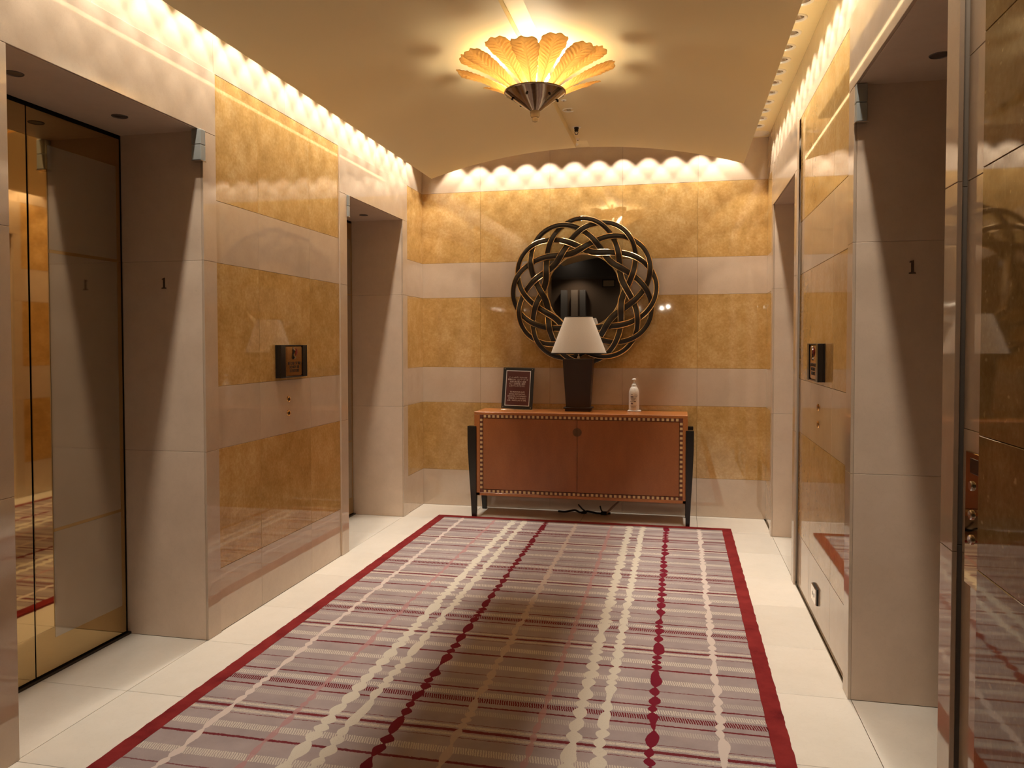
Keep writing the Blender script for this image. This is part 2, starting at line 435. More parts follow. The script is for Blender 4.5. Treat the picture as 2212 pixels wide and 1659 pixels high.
# door surrounds (trim_n) with honed reveals, and the lift doors (door_n)
def portal(n, side, yo0, y0, y1, yo1):
    t = setting('trim_%d' % n)
    F, D = (FL, DL) if side == 'L' else (FR, DR)
    s = 1 if side == 'L' else -1
    for a, b in ((yo0, y0), (y1, yo1)):
        for z0, z1 in ((0, .922), (.922, 1.85), (1.85, ZL)):
            slab_x(t, side, a, b, z0, z1, 'cream', F, .012, 'jamb_slab')
    slab_x(t, side, yo0, yo1, ZL, ZF, 'cream', F, .012, 'lintel_slab')
    x0, x1 = sorted((F-s*.0125, D-s*.01))
    for a, b in ((y0-.02, y0), (y1, y1+.02)):
        for z0, z1 in ((0, .922), (.922, 1.85), (1.85, ZL+.02)):
            MB().box((x0, a, z0+G), (x1, b, z1-G), .001).build('reveal_slab', M['reveal'], t)
    x0, x1 = sorted((F-s*.0125, D-s*.01))
    MB().box((x0, y0, ZL), (x1, y1, ZL+.02), .001).build('soffit_slab', M['reveal'], t)
    # little recessed lights, unlit, in the soffit
    for yy in (y0+.25, y1-.285):
        MB().lathe([(.004, ZL-.0005), (.03, ZL-.0005), (.033, ZL-.003), (.036, ZL+.001)], 20, ((F+D)/2, yy, 0), cap0=True).build('soffit_light', M['grey'], t, True)
    d = setting('door_%d' % n)
    core_lo, core_hi = sorted((D-s*.03, D-s*.09))
    MB().box((core_lo, y0-.02, 0), (core_hi, y1+.02, ZL+.05)).build('shaft_panel', M['matt_black'], d)
    ym = (y0+y1)/2-.02
    lo, hi = sorted((D, D-s*.025))
    for k, (a, b) in enumerate(((y0+.02, ym-.003), (ym+.003, y1-.02))):
        leaf = MB().box((lo, a, .018), (hi, b, ZL-.022), .002).build('door_leaf', M['bronze'], d)
        ea, eb = (a-.01, b-.108) if k == 0 else (a+.103, b-.028)
        if k == 0: ea = a+.028
        for z0, z1 in ((.155, .622), (.636, 1.845), (1.859, 2.31)):
            l2, h2 = sorted((D+s*.0012, D-s*.004))
            MB().box((l2, ea, z0), (h2, eb, z1), .0005).build('etched_panel', M['etched'], leaf)
    l2, h2 = sorted((D+s*.012, D-s*.03))
    MB().box((l2, y0, .0), (h2, y1, .012), .001).build('threshold', M['dark_bronze'], d)
portal(1, 'L', 2.11, 2.20, 3.295, 3.402)
portal(2, 'L', 4.815, 4.926, 6.016, 6.122)
portal(3, 'R', 4.804, 4.894, 5.967, 6.06)
portal(4, 'R', 2.112, 2.204, 3.29, 3.387)

# ------------------------------------------------------------------ floor tiles
fl = setting('floor')
MB().box((XL-.62, -7.2, -.12), (XR+.62, YB+.1, -.014)).build('floor_base', M['grout'], fl)
MB().box((-6, -7.2, -.13), (4, YN+.0, -.0145)).build('lobby_floor', M['floor'], fl)
YJ = [YN, -.02, .53, 1.08, 1.63, 2.19, 2.741, 3.292, 3.803, 4.392, 4.911, 5.457, 6.05, YB]
def tile(x0, x1, y0, y1):
    MB().box((x0+.0012, y0+.0012, -.014), (x1-.0012, y1-.0012, 0), .0008).build('floor_tile', M['floor'], fl)
for a, b in zip(YJ[:-1], YJ[1:]):
    tile(XL, -1.70, a, b); tile(.15, .690, a, b)
    if b > 6.06 or a < .3:
        tile(-1.70, -.775, a, b); tile(-.775, .15, a, b)
for x0, x1, rng in ((DL-.03, XL, ((2.2, 3.295), (4.926, 6.016))), (.690, DR+.03, ((4.894, 5.967), (2.204, 3.29)))):
    for y0, y1 in rng:
        ys = [y0]+[q for q in YJ if y0+.04 < q < y1-.04]+[y1]
        for a, b in zip(ys[:-1], ys[1:]): tile(x0, x1, a, b)

# ------------------------------------------------------------------ ceiling: vault, slots, channel
ce = setting('ceiling')
XV0, XV1, ZV, ZA = -2.024, .479, 2.820, 3.009
VY0, VY1 = YN, 6.137
xm, hw = (XV0+XV1)/2, (XV1-XV0)/2
RAD = (hw*hw+(ZA-ZV)**2)/(2*(ZA-ZV))
def vz(x): return ZA-RAD+math.sqrt(RAD*RAD-(x-xm)**2)
CH0, CH1, ZC = -.812, -.700, 3.062
xs0 = [XV0+(CH0-XV0)*i/24 for i in range(25)]; xs1 = [CH1+(XV1-CH1)*i/24 for i in range(25)]
low = [(x, vz(x)) for x in xs0]+[(CH0, ZC), (CH1, ZC)]+[(x, vz(x)) for x in xs1]
up = [(x, max(z+.02, ZC+.012 if CH0-.03 < x < CH1+.03 else z+.02)) for x, z in low]
mb = MB(); n = len(low)
vs = [(x, y, z) for y in (VY0, VY1) for x, z in low+up[::-1]]
N2 = 2*n
fs = []
for i in range(N2):
    j = (i+1) % N2; fs.append((i, j, N2+j, N2+i))
for i in range(n-1):
    fs.append((i, i+1, N2-2-i, N2-1-i)); fs.append((N2+i, N2+N2-1-i, N2+N2-2-i, N2+i+1))
mb.add(vs, fs); mb.build('vaulted_panel', M['plaster'], ce, True)
MB().box((CH0+.002, YN, ZC-.014), (CH1-.002, 3.915, ZC-.001), .001).build('channel_cover', M['plaster'], ce)
MB().box((CH0+.002, 3.922, ZC-.008), (CH1-.002, 4.6, ZC-.001), .001).build('channel_cover', M['plaster'], ce)
# flat slot soffit with a round hole for every fitting
HR = .047
def soffit_cell(mb, x0, x1, y0, y1, hole=None, n=20):
    z0, z1 = ZS, ZS+.006
    if hole is None: mb.box((x0, y0, z0), (x1, y1, z1)); return
    cx, cy = hole; ring, sq = [], []
    for i in range(n):
        a = 2*PI*(i+.5)/n; c, s_ = math.cos(a), math.sin(a)
        ring.append((cx+HR*c, cy+HR*s_))
        k = min(((x1-cx)/c if c > 0 else (x0-cx)/c) if abs(c) > 1e-6 else 9, ((y1-cy)/s_ if s_ > 0 else (y0-cy)/s_) if abs(s_) > 1e-6 else 9)
        sq.append((cx+k*c, cy+k*s_))
    vs = [(x, y, z0) for x, y in ring]+[(x, y, z0) for x, y in sq]+[(x, y, z1) for x, y in ring]
    fs = []
    for i in range(n):
        j = (i+1) % n
        fs.append((i, j, n+j, n+i)); fs.append((i, 2*n+i, 2*n+j, j))
    # corner triangles
    for X_, Y_ in ((x1, y1), (x0, y1), (x0, y0), (x1, y0)):
        m0 = len(vs); vs.append((X_, Y_, z0))
        for i in range(n):
            j = (i+1) % n; p, q2 = sq[i], sq[j]
            on = lambda t: (abs(t[0]-X_) < 1e-6, abs(t[1]-Y_) < 1e-6)
            a, b = on(p), on(q2)
            if (a[0] and b[1]) or (a[1] and b[0]): fs.append((n+i, n+j, m0))
    mb.add(vs, fs)
sx = MB()
for side, ys, cx, x0, x1 in (('R', RIGHT_Y, XR-LOFF, .40, XR+.03), ('L', LEFT_Y, XL+LOFF, XL-.03, -1.95)):
    for y in ys: soffit_cell(sx, x0, x1, y-.1, y+.1, (cx, y))
    sx.box((x0, 6.29, ZS), (x1, YB+.03, ZS+.006))
b0 = BACK_X[0]-.104
for x in BACK_X: soffit_cell(sx, x-.10425, x+.10425, 6.32, YB+.03, (x, YB-LOFF))
sx.box((-1.95, 6.10, ZS), (.40, 6.32, ZS+.006))
if BACK_X[-1]+.10425 < .40: pass
sx.build('slot_soffit', M['soffit'], ce)
MB().box((XL-.6, YN, 3.30), (XR+.6, YB+.2, 3.36)).build('roof_slab', M['grout'], ce)

# ------------------------------------------------------------------ recessed downlights
def make_downlight():
    t = thing('recessed_downlight', 'recessed wall washing downlight in the ceiling slot', 'downlight')
    MB().lathe([(.040, .004), (.041, -.004), (.053, -.005), (.0555, -.002), (.0555, 0)], 28).build('trim_ring', M['white_paint'], t, True)
    MB().lathe([(.041, -.002), (.036, .03), (.030, .055)], 28).build('reflector', M['steel'], t, True)
    MB().lathe([(.003, .040), (.020, .042), (.029, .052), (.030, .075), (.012, .082)], 20, cap0=True, cap1=True).build('lens', M['lens'], t, True)
    for s in (-1, 1): MB().box((s*.013-.003, -.030, .033), (s*.013+.003, .030, .036)).build('lens_strip', M['white'], t)  # two white strips across the front of the lens
    return t
ORD = ['nearest the back wall', 'second from the back wall', 'third from the back wall', 'fourth from the back wall', 'fifth from the back wall', 'sixth from the back wall',
       'seventh from the back wall', 'eighth from the back wall', 'ninth from the back wall', 'tenth from the back wall', 'eleventh from the back wall', 'twelfth from the back wall']
dl0 = make_downlight(); used = [False]
def place_dl(x, y, label, group):
    if not used[0]:
        used[0] = True; dl0.location = (x, y, ZS); dl0['label'] = label; dl0['group'] = group; return dl0
    return dup(dl0, (x, y, ZS), 0, label, group)
for i in range(12):
    place_dl(XR-LOFF, RIGHT_Y[i], 'recessed downlight in the right-hand ceiling slot, %s' % ORD[i], 'downlights of the right ceiling slot')
for i in range(12, 23):
    place_dl(XR-LOFF, RIGHT_Y[i], 'recessed downlight of the right-hand ceiling slot nearer than the chandelier', 'near downlights of the right ceiling slot')
for i in range(23):
    place_dl(XL+LOFF, LEFT_Y[i], 'recessed downlight hidden above the left edge of the vaulted ceiling', 'downlights of the left ceiling slot')
for x in BACK_X:
    place_dl(x, YB-LOFF, 'recessed downlight hidden behind the far edge of the vaulted ceiling', 'downlights over the back wall')
t = thing('ceiling_speaker', 'round white flat ceiling speaker in the slot corner by the back wall', 'speaker', (.615, 6.405, ZS))
MB().lathe([(.003, -.006), (.062, -.006), (.064, -.004)], 32, cap0=True).build('grille', M['white_paint'], t, True)
MB().lathe([(.064, -.003), (.068, -.010), (.076, -.008), (.078, 0)], 32).build('trim_ring', M['white_paint'], t, True)

# fittings in the ceiling channel
t = thing('channel_downlight', 'unlit round downlight with a grille in the ceiling channel behind the chandelier', 'downlight', (-.752, 5.307, ZC))
MB().lathe([(.036, .006), (.037, -.003), (.044, -.004), (.046, 0)], 28).build('trim_ring', M['white_paint'], t, True)
MB().lathe([(.036, -.001), (.030, .03), (.003, .032)], 28).build('reflector', M['white'], t, True)
for k in range(4): MB().box((-.013+.0075*k, -.016, -.002), (-.0105+.0075*k, .016, .020)).build('louvre_blade', M['grey'], t)
t = thing('sprinkler_head', 'small dark brass fire sprinkler hanging from the ceiling channel near the back wall', 'sprinkler', (-.757, 5.745, ZC))
MB().lathe([(.010, -.001), (.034, -.002), (.036, 0)], 24, cap0=True).build('escutcheon', M['white_paint'], t, True)
MB().lathe([(.017, -.001), (.018, -.012), (.014, -.015), (.016, -.022), (.012, -.035)], 16, cap1=True).build('nozzle', M['dark_bronze'], t, True)
for s in (-1, 1): MB().tube([(s*.011, 0, -.033), (s*.013, 0, -.042), (s*.004, 0, -.052)], .0025, 6).build('yoke_arm', M['dark_bronze'], t, True)
MB().lathe([(.002, -.051), (.012, -.052), (.011, -.055)], 12, cap0=True, cap1=True).build('deflector', M['grey'], t, True)
t = thing('smoke_sensor', 'tiny pale sensor button in the ceiling channel close to the chandelier cone', 'sensor', (-.756, 5.09, ZC))
MB().lathe([(.003, -.004), (.016, -.003), (.020, 0)], 20, cap0=True).build('cover', M['white_paint'], t, True)
MB().lathe([(.002, -.007), (.006, -.006), (.006, -.003)], 12, cap0=True).build('eye', M['grey'], t, True)
t = thing('smoke_sensor', 'tiny pale sensor stud at the far end of the ceiling channel', 'sensor', (-.787, 6.06, ZC))
MB().lathe([(.003, -.012), (.012, -.010), (.017, 0)], 20, cap0=True).build('cover', M['white_paint'], t, True)
MB().lathe([(.002, -.016), (.005, -.015), (.005, -.011)], 12, cap0=True).build('eye', M['grey'], t, True)

# ------------------------------------------------------------------ chandelier
ch = thing('chandelier', 'ceiling light of amber glass leaves rising from a polished dark cone', 'chandelier', (CX, CY, 3.0))
def cz(z): return z-3.0
MB().lathe([(.02, cz(2.702)), (.026, cz(2.700)), (.162, cz(2.794)), (.164, cz(2.797)), (.160, cz(2.798)), (.024, cz(2.712))], 64).build('cone', M['cone'], ch, True)
MB().lathe([(.1625, cz(2.794)), (.1665, cz(2.796)), (.1665, cz(2.803)), (.1615, cz(2.804)), (.158, cz(2.800))], 64).build('cone_rim', M['cone'], ch, True)
MB().lathe([(.023, cz(2.712)), (.0265, cz(2.699)), (.0255, cz(2.676)), (.021, cz(2.667)), (.0135, cz(2.664)), (.0165, cz(2.655)), (.014, cz(2.645)), (.004, cz(2.641))], 24, cap0=True, cap1=True).build('finial', M['clear'], ch, True)
MB().lathe([(.012, cz(2.70)), (.012, cz(3.055)), (.05, cz(3.056)), (.05, cz(3.061))], 20).build('stem', M['cone'], ch, True)
for k in range(6):
    a = k*PI/3+.35
    MB().lathe([(.002, -.008), (.006, -.006), (.0065, 0), (.003, .006)], 10, (.124*math.cos(a), .124*math.sin(a), cz(2.762)), cap0=True, cap1=True).build('cone_screw', M['dark_bronze'], ch, True)
for k in range(4):
    a = k*PI/2+.4+PI/4
    bo = MB().lathe([(.003, .025), (.013, .018), (.017, .0), (.012, -.018), (.009, -.03)], 14, (.075*math.cos(a), .075*math.sin(a), cz(2.87)), cap0=True, cap1=True).build('bulb', M['bulb'], ch, True)
def leaf_mesh(seed, L=.335):
    rn = random.Random(seed); NS, NW = 84, 22
    ph = [rn.uniform(0, 6.28) for _ in range(6)]
    vs, fs = [], []
    for i in range(NS+1):
        s = i/NS
        base = .013+.050*min(1, s/.80)**1.05
        if s > .86: base *= 1-.12*((s-.86)/.14)**2
        for j in range(NW+1):
            u = 2*j/NW-1; au = abs(u); sd = 0 if u < 0 else 1
            wave = 1.10+.038*math.sin(s*34+ph[sd])+.018*math.sin(s*67+ph[2+sd])
            y = u*base*wave
            # along-axis position: tip edge scalloped
            tip = .010*(1-au**1.8)+.005*math.sin(u*7+ph[4])
            x = s*L+tip*max(0, (s-.7)/.3)
            # herringbone ribs, midrib and a shallow trough
            rib = .0046*math.sin(2*PI*(s*15-au*2.1))*min(1, au*4)*(1-.55*au)*min(1, s*4)*(1-max(0, (s-.9)/.1))
            mid = -.010*math.exp(-(u/.09)**2)*(1-.5*s)
            trough = .016*au*au*(1-.3*s)-.018*s*s*s*au
            vs.append((x, y, rib+mid+trough-.020*s*s))
    W = NW+1
    for i in range(NS):
        for j in range(NW): fs.append((i*W+j, i*W+j+1, (i+1)*W+j+1, (i+1)*W+j))
    mb = MB(); mb.add(vs, fs); me = mb.mesh('leaf', M['leaf'], True); return me
lm = [leaf_mesh(k) for k in (1, 2, 3)]
for tier in range(2):
    for k in range(8):
        o = link('glass_leaf', lm[(k+tier) % 3], ch)
        phi = math.radians(3+45*k+(22.5 if tier else 0))         # 0 points towards the viewer
        ang = -PI/2+phi
        r0 = .112 if tier == 0 else .100
        tilt = math.radians(-29 if tier == 0 else -32)
        o.location = (r0*math.cos(ang), r0*math.sin(ang), cz(2.787 if tier == 0 else 2.797))
        o.rotation_euler = Euler((0, tilt, ang), 'XYZ')
        md = o.modifiers.new('thick', 'SOLIDIFY'); md.thickness = .004; md.offset = 0

# ------------------------------------------------------------------ woven round mirror
MX, MZ = -.795, 1.893
mr = thing('round_mirror', 'round mirror in a woven dark frame with gilt edges on the back wall', 'mirror', (MX, YB, MZ))
R0, AA, PP, QQ = .4725, .1385, 5, 12
keys = [(0, 0), (36, 1), (72, -1), (108, 1), (144, -1), (180, 0), (216, 1), (252, -1), (288, 1), (324, -1), (360, 0)]
def lift(deg):
    deg %= 360
    for (a, p), (b, q) in zip(keys[:-1], keys[1:]):
        if a <= deg <= b:
            f = (deg-a)/(b-a); f = (1-math.cos(PI*f))/2; return p+(q-p)*f
NSM = 1500
pts = []
TH0 = math.radians(92)
for i in range(NSM):
    tt = 2*PI*i/NSM
    phi = QQ*tt
    r = R0+AA*math.cos(phi); th = TH0-PP*tt
    pts.append((r, Vector((r*math.cos(th), -.036-.0105*lift(math.degrees(phi)), r*math.sin(th)))))
dark, gl1 = MB(), MB()
prof_d = [(-.86, .006), (-.80, -.006), (-.35, -.0095), (.35, -.0095), (.80, -.006), (.86, .006)]
vd, rimA, rimB = [], [], []
for i in range(NSM):
    r, p = pts[i]; a = pts[i-1][1]; b = pts[(i+1) % NSM][1]
    tg = (b-a).normalized(); nrm = tg.cross(Vector((0, 1, 0))).normalized()
    hwid = .0205+.0075*(1-(r-(R0-AA))/(2*AA))
    for u, d in prof_d: vd.append(p+nrm*(u*hwid)+Vector((0, d, 0)))
    rimA.append(p+nrm*(.93*hwid)+Vector((0, -.0055, 0))); rimB.append(p-nrm*(.93*hwid)+Vector((0, -.0055, 0)))
k = len(prof_d); fd = []
for i in range(NSM):
    j = (i+1) % NSM
    for q in range(k): fd.append((i*k+q, i*k+(q+1) % k, j*k+(q+1) % k, j*k+q))
dark.add(vd, fd); dark.build('woven_frame', M['frame_dark'], mr, True)
gl1.tube(rimA, .0038, 6, True); gl1.build('gilt_edging', M['gilt'], mr, True)
g2 = MB(); g2.tube(rimB, .0038, 6, True); g2.build('gilt_edging', M['gilt'], mr, True)
MB().lathe([(.002, -.026), (.318, -.026), (.325, -.022), (.325, -.006), (.002, -.006)], 96, axis='Y').build('glass', M['mirror'], mr)
MB().lathe([(.308, -.026), (.312, -.033), (.322, -.033), (.328, -.026), (.328, -.008)], 96, axis='Y').build('inner_ring', M['gilt'], mr, True)
for a in (.5, 2.6, 4.7):
    MB().tube([(.33*math.cos(a), -.028, .33*math.sin(a)), (.33*math.cos(a), -.001, .33*math.sin(a))], .012, 8).build('wall_fixing', M['matt_black'], mr)

# ------------------------------------------------------------------ console sideboard
CF, CB = 6.120, 6.485
cx0, cx1, cz0, cz1 = -1.656, .072, .186, .880
sb = thing('console_sideboard', 'cherry wood sideboard with two doors, chequered inlay and black tapered legs', 'sideboard', ((cx0+cx1)/2, (CF+CB)/2, 0))
ox, oy = (cx0+cx1)/2, (CF+CB)/2
def P(x, y, z): return (x-ox, y-oy, z)
def cbox(name, lo, hi, c, mat, par=sb): return MB().box(P(*lo), P(*hi), c).build(name, M[mat], par)
ix0, ix1, iz0, iz1 = -1.608, .034, .211, .856     # outer edge of the inlay
iw = .0245
# carcass: top, bottom, sides, front rails around the doors
cbox('carcass', (cx0+.02, CF+.02, cz0+.012), (cx1-.02, CB, cz1-.022), .002, 'cherry')
cbox('top_board', (cx0, CF, cz1-.022), (cx1, CB, cz1), .0025, 'cherry')
cbox('bottom_board', (cx0+.004, CF, cz0), (cx1-.004, CB, iz0-.001), .002, 'cherry')
cbox('side_board', (cx0, CF, cz0), (ix0, CB, cz1-.022), .002, 'cherry')
cbox('side_board', (ix1, CF, cz0), (cx1, CB, cz1-.022), .002, 'cherry')
cbox('top_rail', (ix0, CF, iz1), (ix1, CF+.02, cz1-.022), .0005, 'cherry')
band = MB()
for lo, hi in (((ix0, iz1-iw), (ix1, iz1)), ((ix0, iz0), (ix1, iz0+iw)), ((ix0, iz0+iw), (ix0+iw, iz1-iw)), ((ix1-iw, iz0+iw), (ix1, iz1-iw))):
    band.box(P(lo[0], CF+.0012, lo[1]), P(hi[0], CF+.018, hi[1]))
band.build('inlay_band', M['inlay_dark'], sb)
sq = MB(); pw = .0195
nx = 43; dx = (ix1-ix0-2*iw)/nx
for i in range(nx):
    x = ix0+iw+dx*(i+.5)
    for z in (iz0+iw/2, iz1-iw/2):
        sq.box(P(x-pw/2, CF+.0002, z-.0105), P(x+pw/2, CF+.004, z+.0105))
nz = 16; dz = (iz1-iz0-2*iw)/nz
for i in range(nz):
    z = iz0+iw+dz*(i+.5)
    for x in (ix0+iw/2, ix1-iw/2):
        sq.box(P(x-.0105, CF+.0002, z-pw/2), P(x+.0105, CF+.004, z+pw/2))
sq.build('inlay_squares', M['inlay_light'], sb, kind='stuff')
dxm = -.798
for a, b, s in ((ix0+iw+.003, dxm-.0015, -1), (dxm+.0015, ix1-iw-.003, 1)):
    d = cbox('door', (a, CF+.004, iz0+iw+.003), (b, CF+.019, iz1-iw-.003), .0015, 'door_wood')
    edge = b if s < 0 else a
    m2 = MB(); rr = .034; n2 = 18
    prof = [(0, 0)]+[(rr*math.cos(PI/2+PI*i/n2), rr*math.sin(PI/2+PI*i/n2)) for i in range(n2+1)]
    vs = []
    for yy in (CF+.005, CF+.0005):
        for (u, v_) in prof: vs.append(P(edge+(u if s < 0 else -u), yy, .728+v_))
    q = len(prof); fs = [tuple(range(q)), tuple(range(2*q-1, q-1, -1))]
    for i in range(q): j = (i+1) % q; fs.append((i, j, q+j, q+i))
    m2.add(vs, fs); m2.build('half_round_pull', M['pull'] if 'pull' in M else plain('antique_pull', (.16, .075, .032), .35, .5), d)
def console_leg(xin, xout, y0, y1, ysign):
    lv = [(.762, 1, 1), (.60, .985, .98), (.42, .86, .88), (.22, .68, .72), (.0, .52, .55)]
    vs, fs = [], []
    for z, kx, ky in lv:
        xo = xin+(xout-xin)*kx; ym0, ym1 = (y0, y0+(y1-y0)*ky) if ysign < 0 else (y1-(y1-y0)*ky, y1)
        vs += [P(xin, ym0, z), P(xo, ym0, z), P(xo, ym1, z), P(xin, ym1, z)]
    for i in range(len(lv)-1):
        for q in range(4): r_ = (q+1) % 4; fs.append((i*4+q, i*4+r_, i*4+4+r_, i*4+4+q))
    fs.append((0, 1, 2, 3)); nlast = (len(lv)-1)*4; fs.append(tuple(nlast+q for q in range(4)))
    mbl = MB(); mbl.add(vs, fs); o = mbl.build('leg', M['black'], sb)
    bv = o.modifiers.new('edge', 'BEVEL'); bv.width = .003; bv.segments = 2; bv.limit_method = 'ANGLE'
    return o
for xi, xo in ((-1.637, -1.712), (.057, .119)):
    console_leg(xi, xo, 6.108, 6.170, -1); console_leg(xi, xo, 6.425, 6.487, 1)

# ------------------------------------------------------------------ table lamp
ZT = cz1
la = thing('table_lamp', 'unlit table lamp with a cream empire shade on a dark tapered square base', 'lamp', (-.819, 6.373, ZT))
MB().box((-.107, -.058, 0), (.107, .058, .022), .003).build('base_plate', M['lamp_body'], la)
MB().box((-.119, -.066, .022), (.119, .066, .034), .003).build('base_step', M['lamp_body'], la)
b = MB(); a0, a1, z0, z1 = .099, .125, .034, .435
vs = [(x*a, y*a*.56, z) for a, z in ((a0, z0), (a1, z1)) for x, y in ((-1, -1), (1, -1), (1, 1), (-1, 1))]
b.add(vs, [(0, 1, 2, 3), (7, 6, 5, 4), (0, 1, 5, 4), (1, 2, 6, 5), (2, 3, 7, 6), (3, 0, 4, 7)])
o = b.build('body', M['lamp_body'], la); bv = o.modifiers.new('edge', 'BEVEL'); bv.width = .003; bv.segments = 2
MB().lathe([(.012, .436), (.012, .455), (.006, .458), (.006, .52), (.014, .522), (.014, .56)], 16, cap1=True).build('neck', M['steel'], la, True)
MB().lathe([(.010, .56), (.024, .59), (.030, .62), (.022, .655), (.004, .668)], 20, cap0=True, cap1=True).build('bulb', M['white'], la, True)
def oval(mb):
    mb.v = [(x, y*.41, z) for x, y, z in mb.v]; return mb
oval(MB().lathe([(.233, .484), (.115, .787)], 72)).build('shade', M['shade'], la, True)
oval(MB().lathe([(.2355, .478), (.2365, .480), (.2335, .487), (.2315, .485), (.2325, .478), (.2355, .478)], 72)).build('shade_lower_trim', M['matt_black'], la, True)
oval(MB().lathe([(.1165, .785), (.1145, .792), (.1115, .791), (.1135, .784), (.1165, .785)], 72)).build('shade_upper_trim', M['matt_black'], la, True)
for k in range(3):
    a = k*2*PI/3+.4
    MB().tube([(.006*math.cos(a), .003*math.sin(a), .69), (.113*math.cos(a), .046*math.sin(a), .785)], .0015, 6).build('shade_spoke', M['steel'], la)
MB().tube([(0, 0, .66), (0, 0, .70)], .004, 8).build('spider_post', M['steel'], la)

# ------------------------------------------------------------------ text helper (Blender's own font turned into mesh)
def text_mesh(body, size, align='CENTER', ext=.0003, spacing=1.0, xs=1.0):
    cu = bpy.data.curves.new('text', 'FONT'); cu.body = body; cu.size = size; cu.align_x = align; cu.align_y = 'CENTER'
    cu.extrude = ext; cu.resolution_u = 2; cu.space_character = spacing
    o = bpy.data.objects.new('text_tmp', cu); COL.objects.link(o)
    dg = bpy.context.evaluated_depsgraph_get()
    me = bpy.data.meshes.new_from_object(o.evaluated_get(dg))
    bpy.data.objects.remove(o); bpy.data.curves.remove(cu)
    if xs != 1.0:
        for v in me.vertices: v.co.x *= xs
    return me
def put_text(name, me, mat, parent, mtx):
    me.transform(mtx); me.materials.clear(); me.materials.append(mat); return link(name, me, parent)
def fit(me, wmax):
    w_ = max(v.co.x for v in me.vertices)-min(v.co.x for v in me.vertices)
    if w_ > wmax:
        for v in me.vertices: v.co.x *= wmax/w_
    return me

# ------------------------------------------------------------------ notice stand on the console
ns = thing('notice_stand', 'black framed maroon notice in two languages leaning on the sideboard', 'sign', (-1.351, 6.375, ZT), math.radians(-3))
lean = math.radians(9)
RT = Matrix.Translation((0, 0, .004)) @ Matrix.Rotation(-lean, 4, 'X') @ Matrix.Rotation(math.radians(1.2), 4, 'Y')
def nbox(name, lo, hi, c, mat):
    me = MB().box(lo, hi, c).mesh(name, M[mat]); me.transform(RT); return link(name, me, ns)
W_, H_ = .137, .357
nbox('backing', (-W_, 0, .004), (W_, .008, H_), .001, 'matt_black')
nbox('print_panel', (-.101, -.0012, .036), (.101, .001, H_-.03), .0002, 'maroon')
wl_ = .0045
for lo, hi in (((-.108, .029), (.108, .029+wl_)), ((-.108, H_-.030), (.108, H_-.030+wl_)), ((-.108, .029+wl_), (-.108+wl_, H_-.030)), ((.108-wl_, .029+wl_), (.108, H_-.030))):
    nbox('white_border', (lo[0], -.0018, lo[1]), (hi[0], .001, hi[1]), .0002, 'white')
link('clear_foot', MB().box((-W_, -.012, 0), (W_, .030, .003), .001).mesh('clear_foot', M['clear']), ns)
me = MB().box((-.05, 0, .0), (.05, .006, .20), .001).mesh('prop', M['matt_black']); me.transform(Matrix.Translation((0, .085, .001)) @ Matrix.Rotation(math.radians(11), 4, 'X')); link('easel_strut', me, ns)
for sxn in (-1, 1):
    for zz in (.016, H_-.013):
        me = MB().lathe([(.001, -.0055), (.004, -.005), (.006, -.002), (.006, .001)], 16, (sxn*.122, 0, zz), axis='Y', cap0=True).mesh('stud', M['steel'], True)
        me.transform(RT); link('fixing_stud', me, ns)
jp = ['ソーシャルディスタンスの', '確保のため、エレベーターの', '定員人数は最大４名様', 'もしくは同伴者１組様）', 'とさせていただきます。']
en = ['TO MAINTAIN SAFE', 'SOCIAL DISTANCING,', 'ELEVATOR OCCUPANCY', 'LIMITED TO 4 GUESTS', '(OR 1 PARTY) AT A TIME.']
jw = [.158, .176, .142, .140, .138]; ew = [.130, .143, .166, .152, .165]
for i, s_ in enumerate(jp):
    me = fit(text_mesh(s_, .0165), jw[i])
    put_text('japanese_line', me, M['print'], ns, RT @ Matrix.Translation((-.002, -.0022, .272-.0185*i)) @ Matrix.Rotation(PI/2, 4, 'X'))
for i, s_ in enumerate(en):
    me = fit(text_mesh(s_, .0165, spacing=1.02), ew[i])
    put_text('english_line', me, M['print'], ns, RT @ Matrix.Translation((-.002, -.0022, .147-.0180*i)) @ Matrix.Rotation(PI/2, 4, 'X'))

# ------------------------------------------------------------------ pump bottle and tray
tr = tag(MB().box((-.055, -.045, 0), (.055, .045, .012), .005).build('bottle_tray', M['white']), 'small white square tray under the pump bottle', 'tray')
tr.location = (-.358, 6.405, ZT)
pb = thing('pump_bottle', 'white pump bottle of hand sanitiser standing on the small white tray', 'bottle', (-.361, 6.405, ZT+.012))
MB().lathe([(.036, 0), (.0415, .004), (.0425, .02), (.0425, .135), (.041, .155), (.034, .178), (.024, .193), (.019, .197)], 36, cap0=True).build('body', M['white'], pb, True)
MB().lathe([(.019, .194), (.021, .196), (.021, .208), (.019, .210), (.012, .221), (.009, .226)], 24).build('collar', M['white'], pb, True)
MB().lathe([(.006, .222), (.0058, .248)], 16).build('pump_stem', M['white'], pb, True)
hd = MB(); hd.lathe([(.008, .246), (.017, .250), (.018, .256), (.012, .262), (.002, .263)], 20, cap0=True, cap1=True); hd.tube([(0, -.006, .256), (0, -.025, .256), (0, -.036, .252)], [.006, .0055, .004], 10)
hd.build('pump_head', M['white'], pb, True)
def on_bottle(me, z, ang0=0.0, R=.0428):
    for v in me.vertices:
        a = v.co.x/R+ang0; d = R+v.co.z
        zz = v.co.y+z; v.co = Vector((d*math.sin(a), -d*math.cos(a), zz))
    me.materials.clear(); me.materials.append(M['label_ink']); return me
def bars(specs):
    mb = MB()
    for (x0, x1, y0, y1) in specs:
        n_ = max(1, int((x1-x0)/.006))
        for i in range(n_): mb.box((x0+(x1-x0)*i/n_, y0, -.0004), (x0+(x1-x0)*(i+1)/n_, y1, .0003))
    return mb.mesh('label', M['label_ink'])
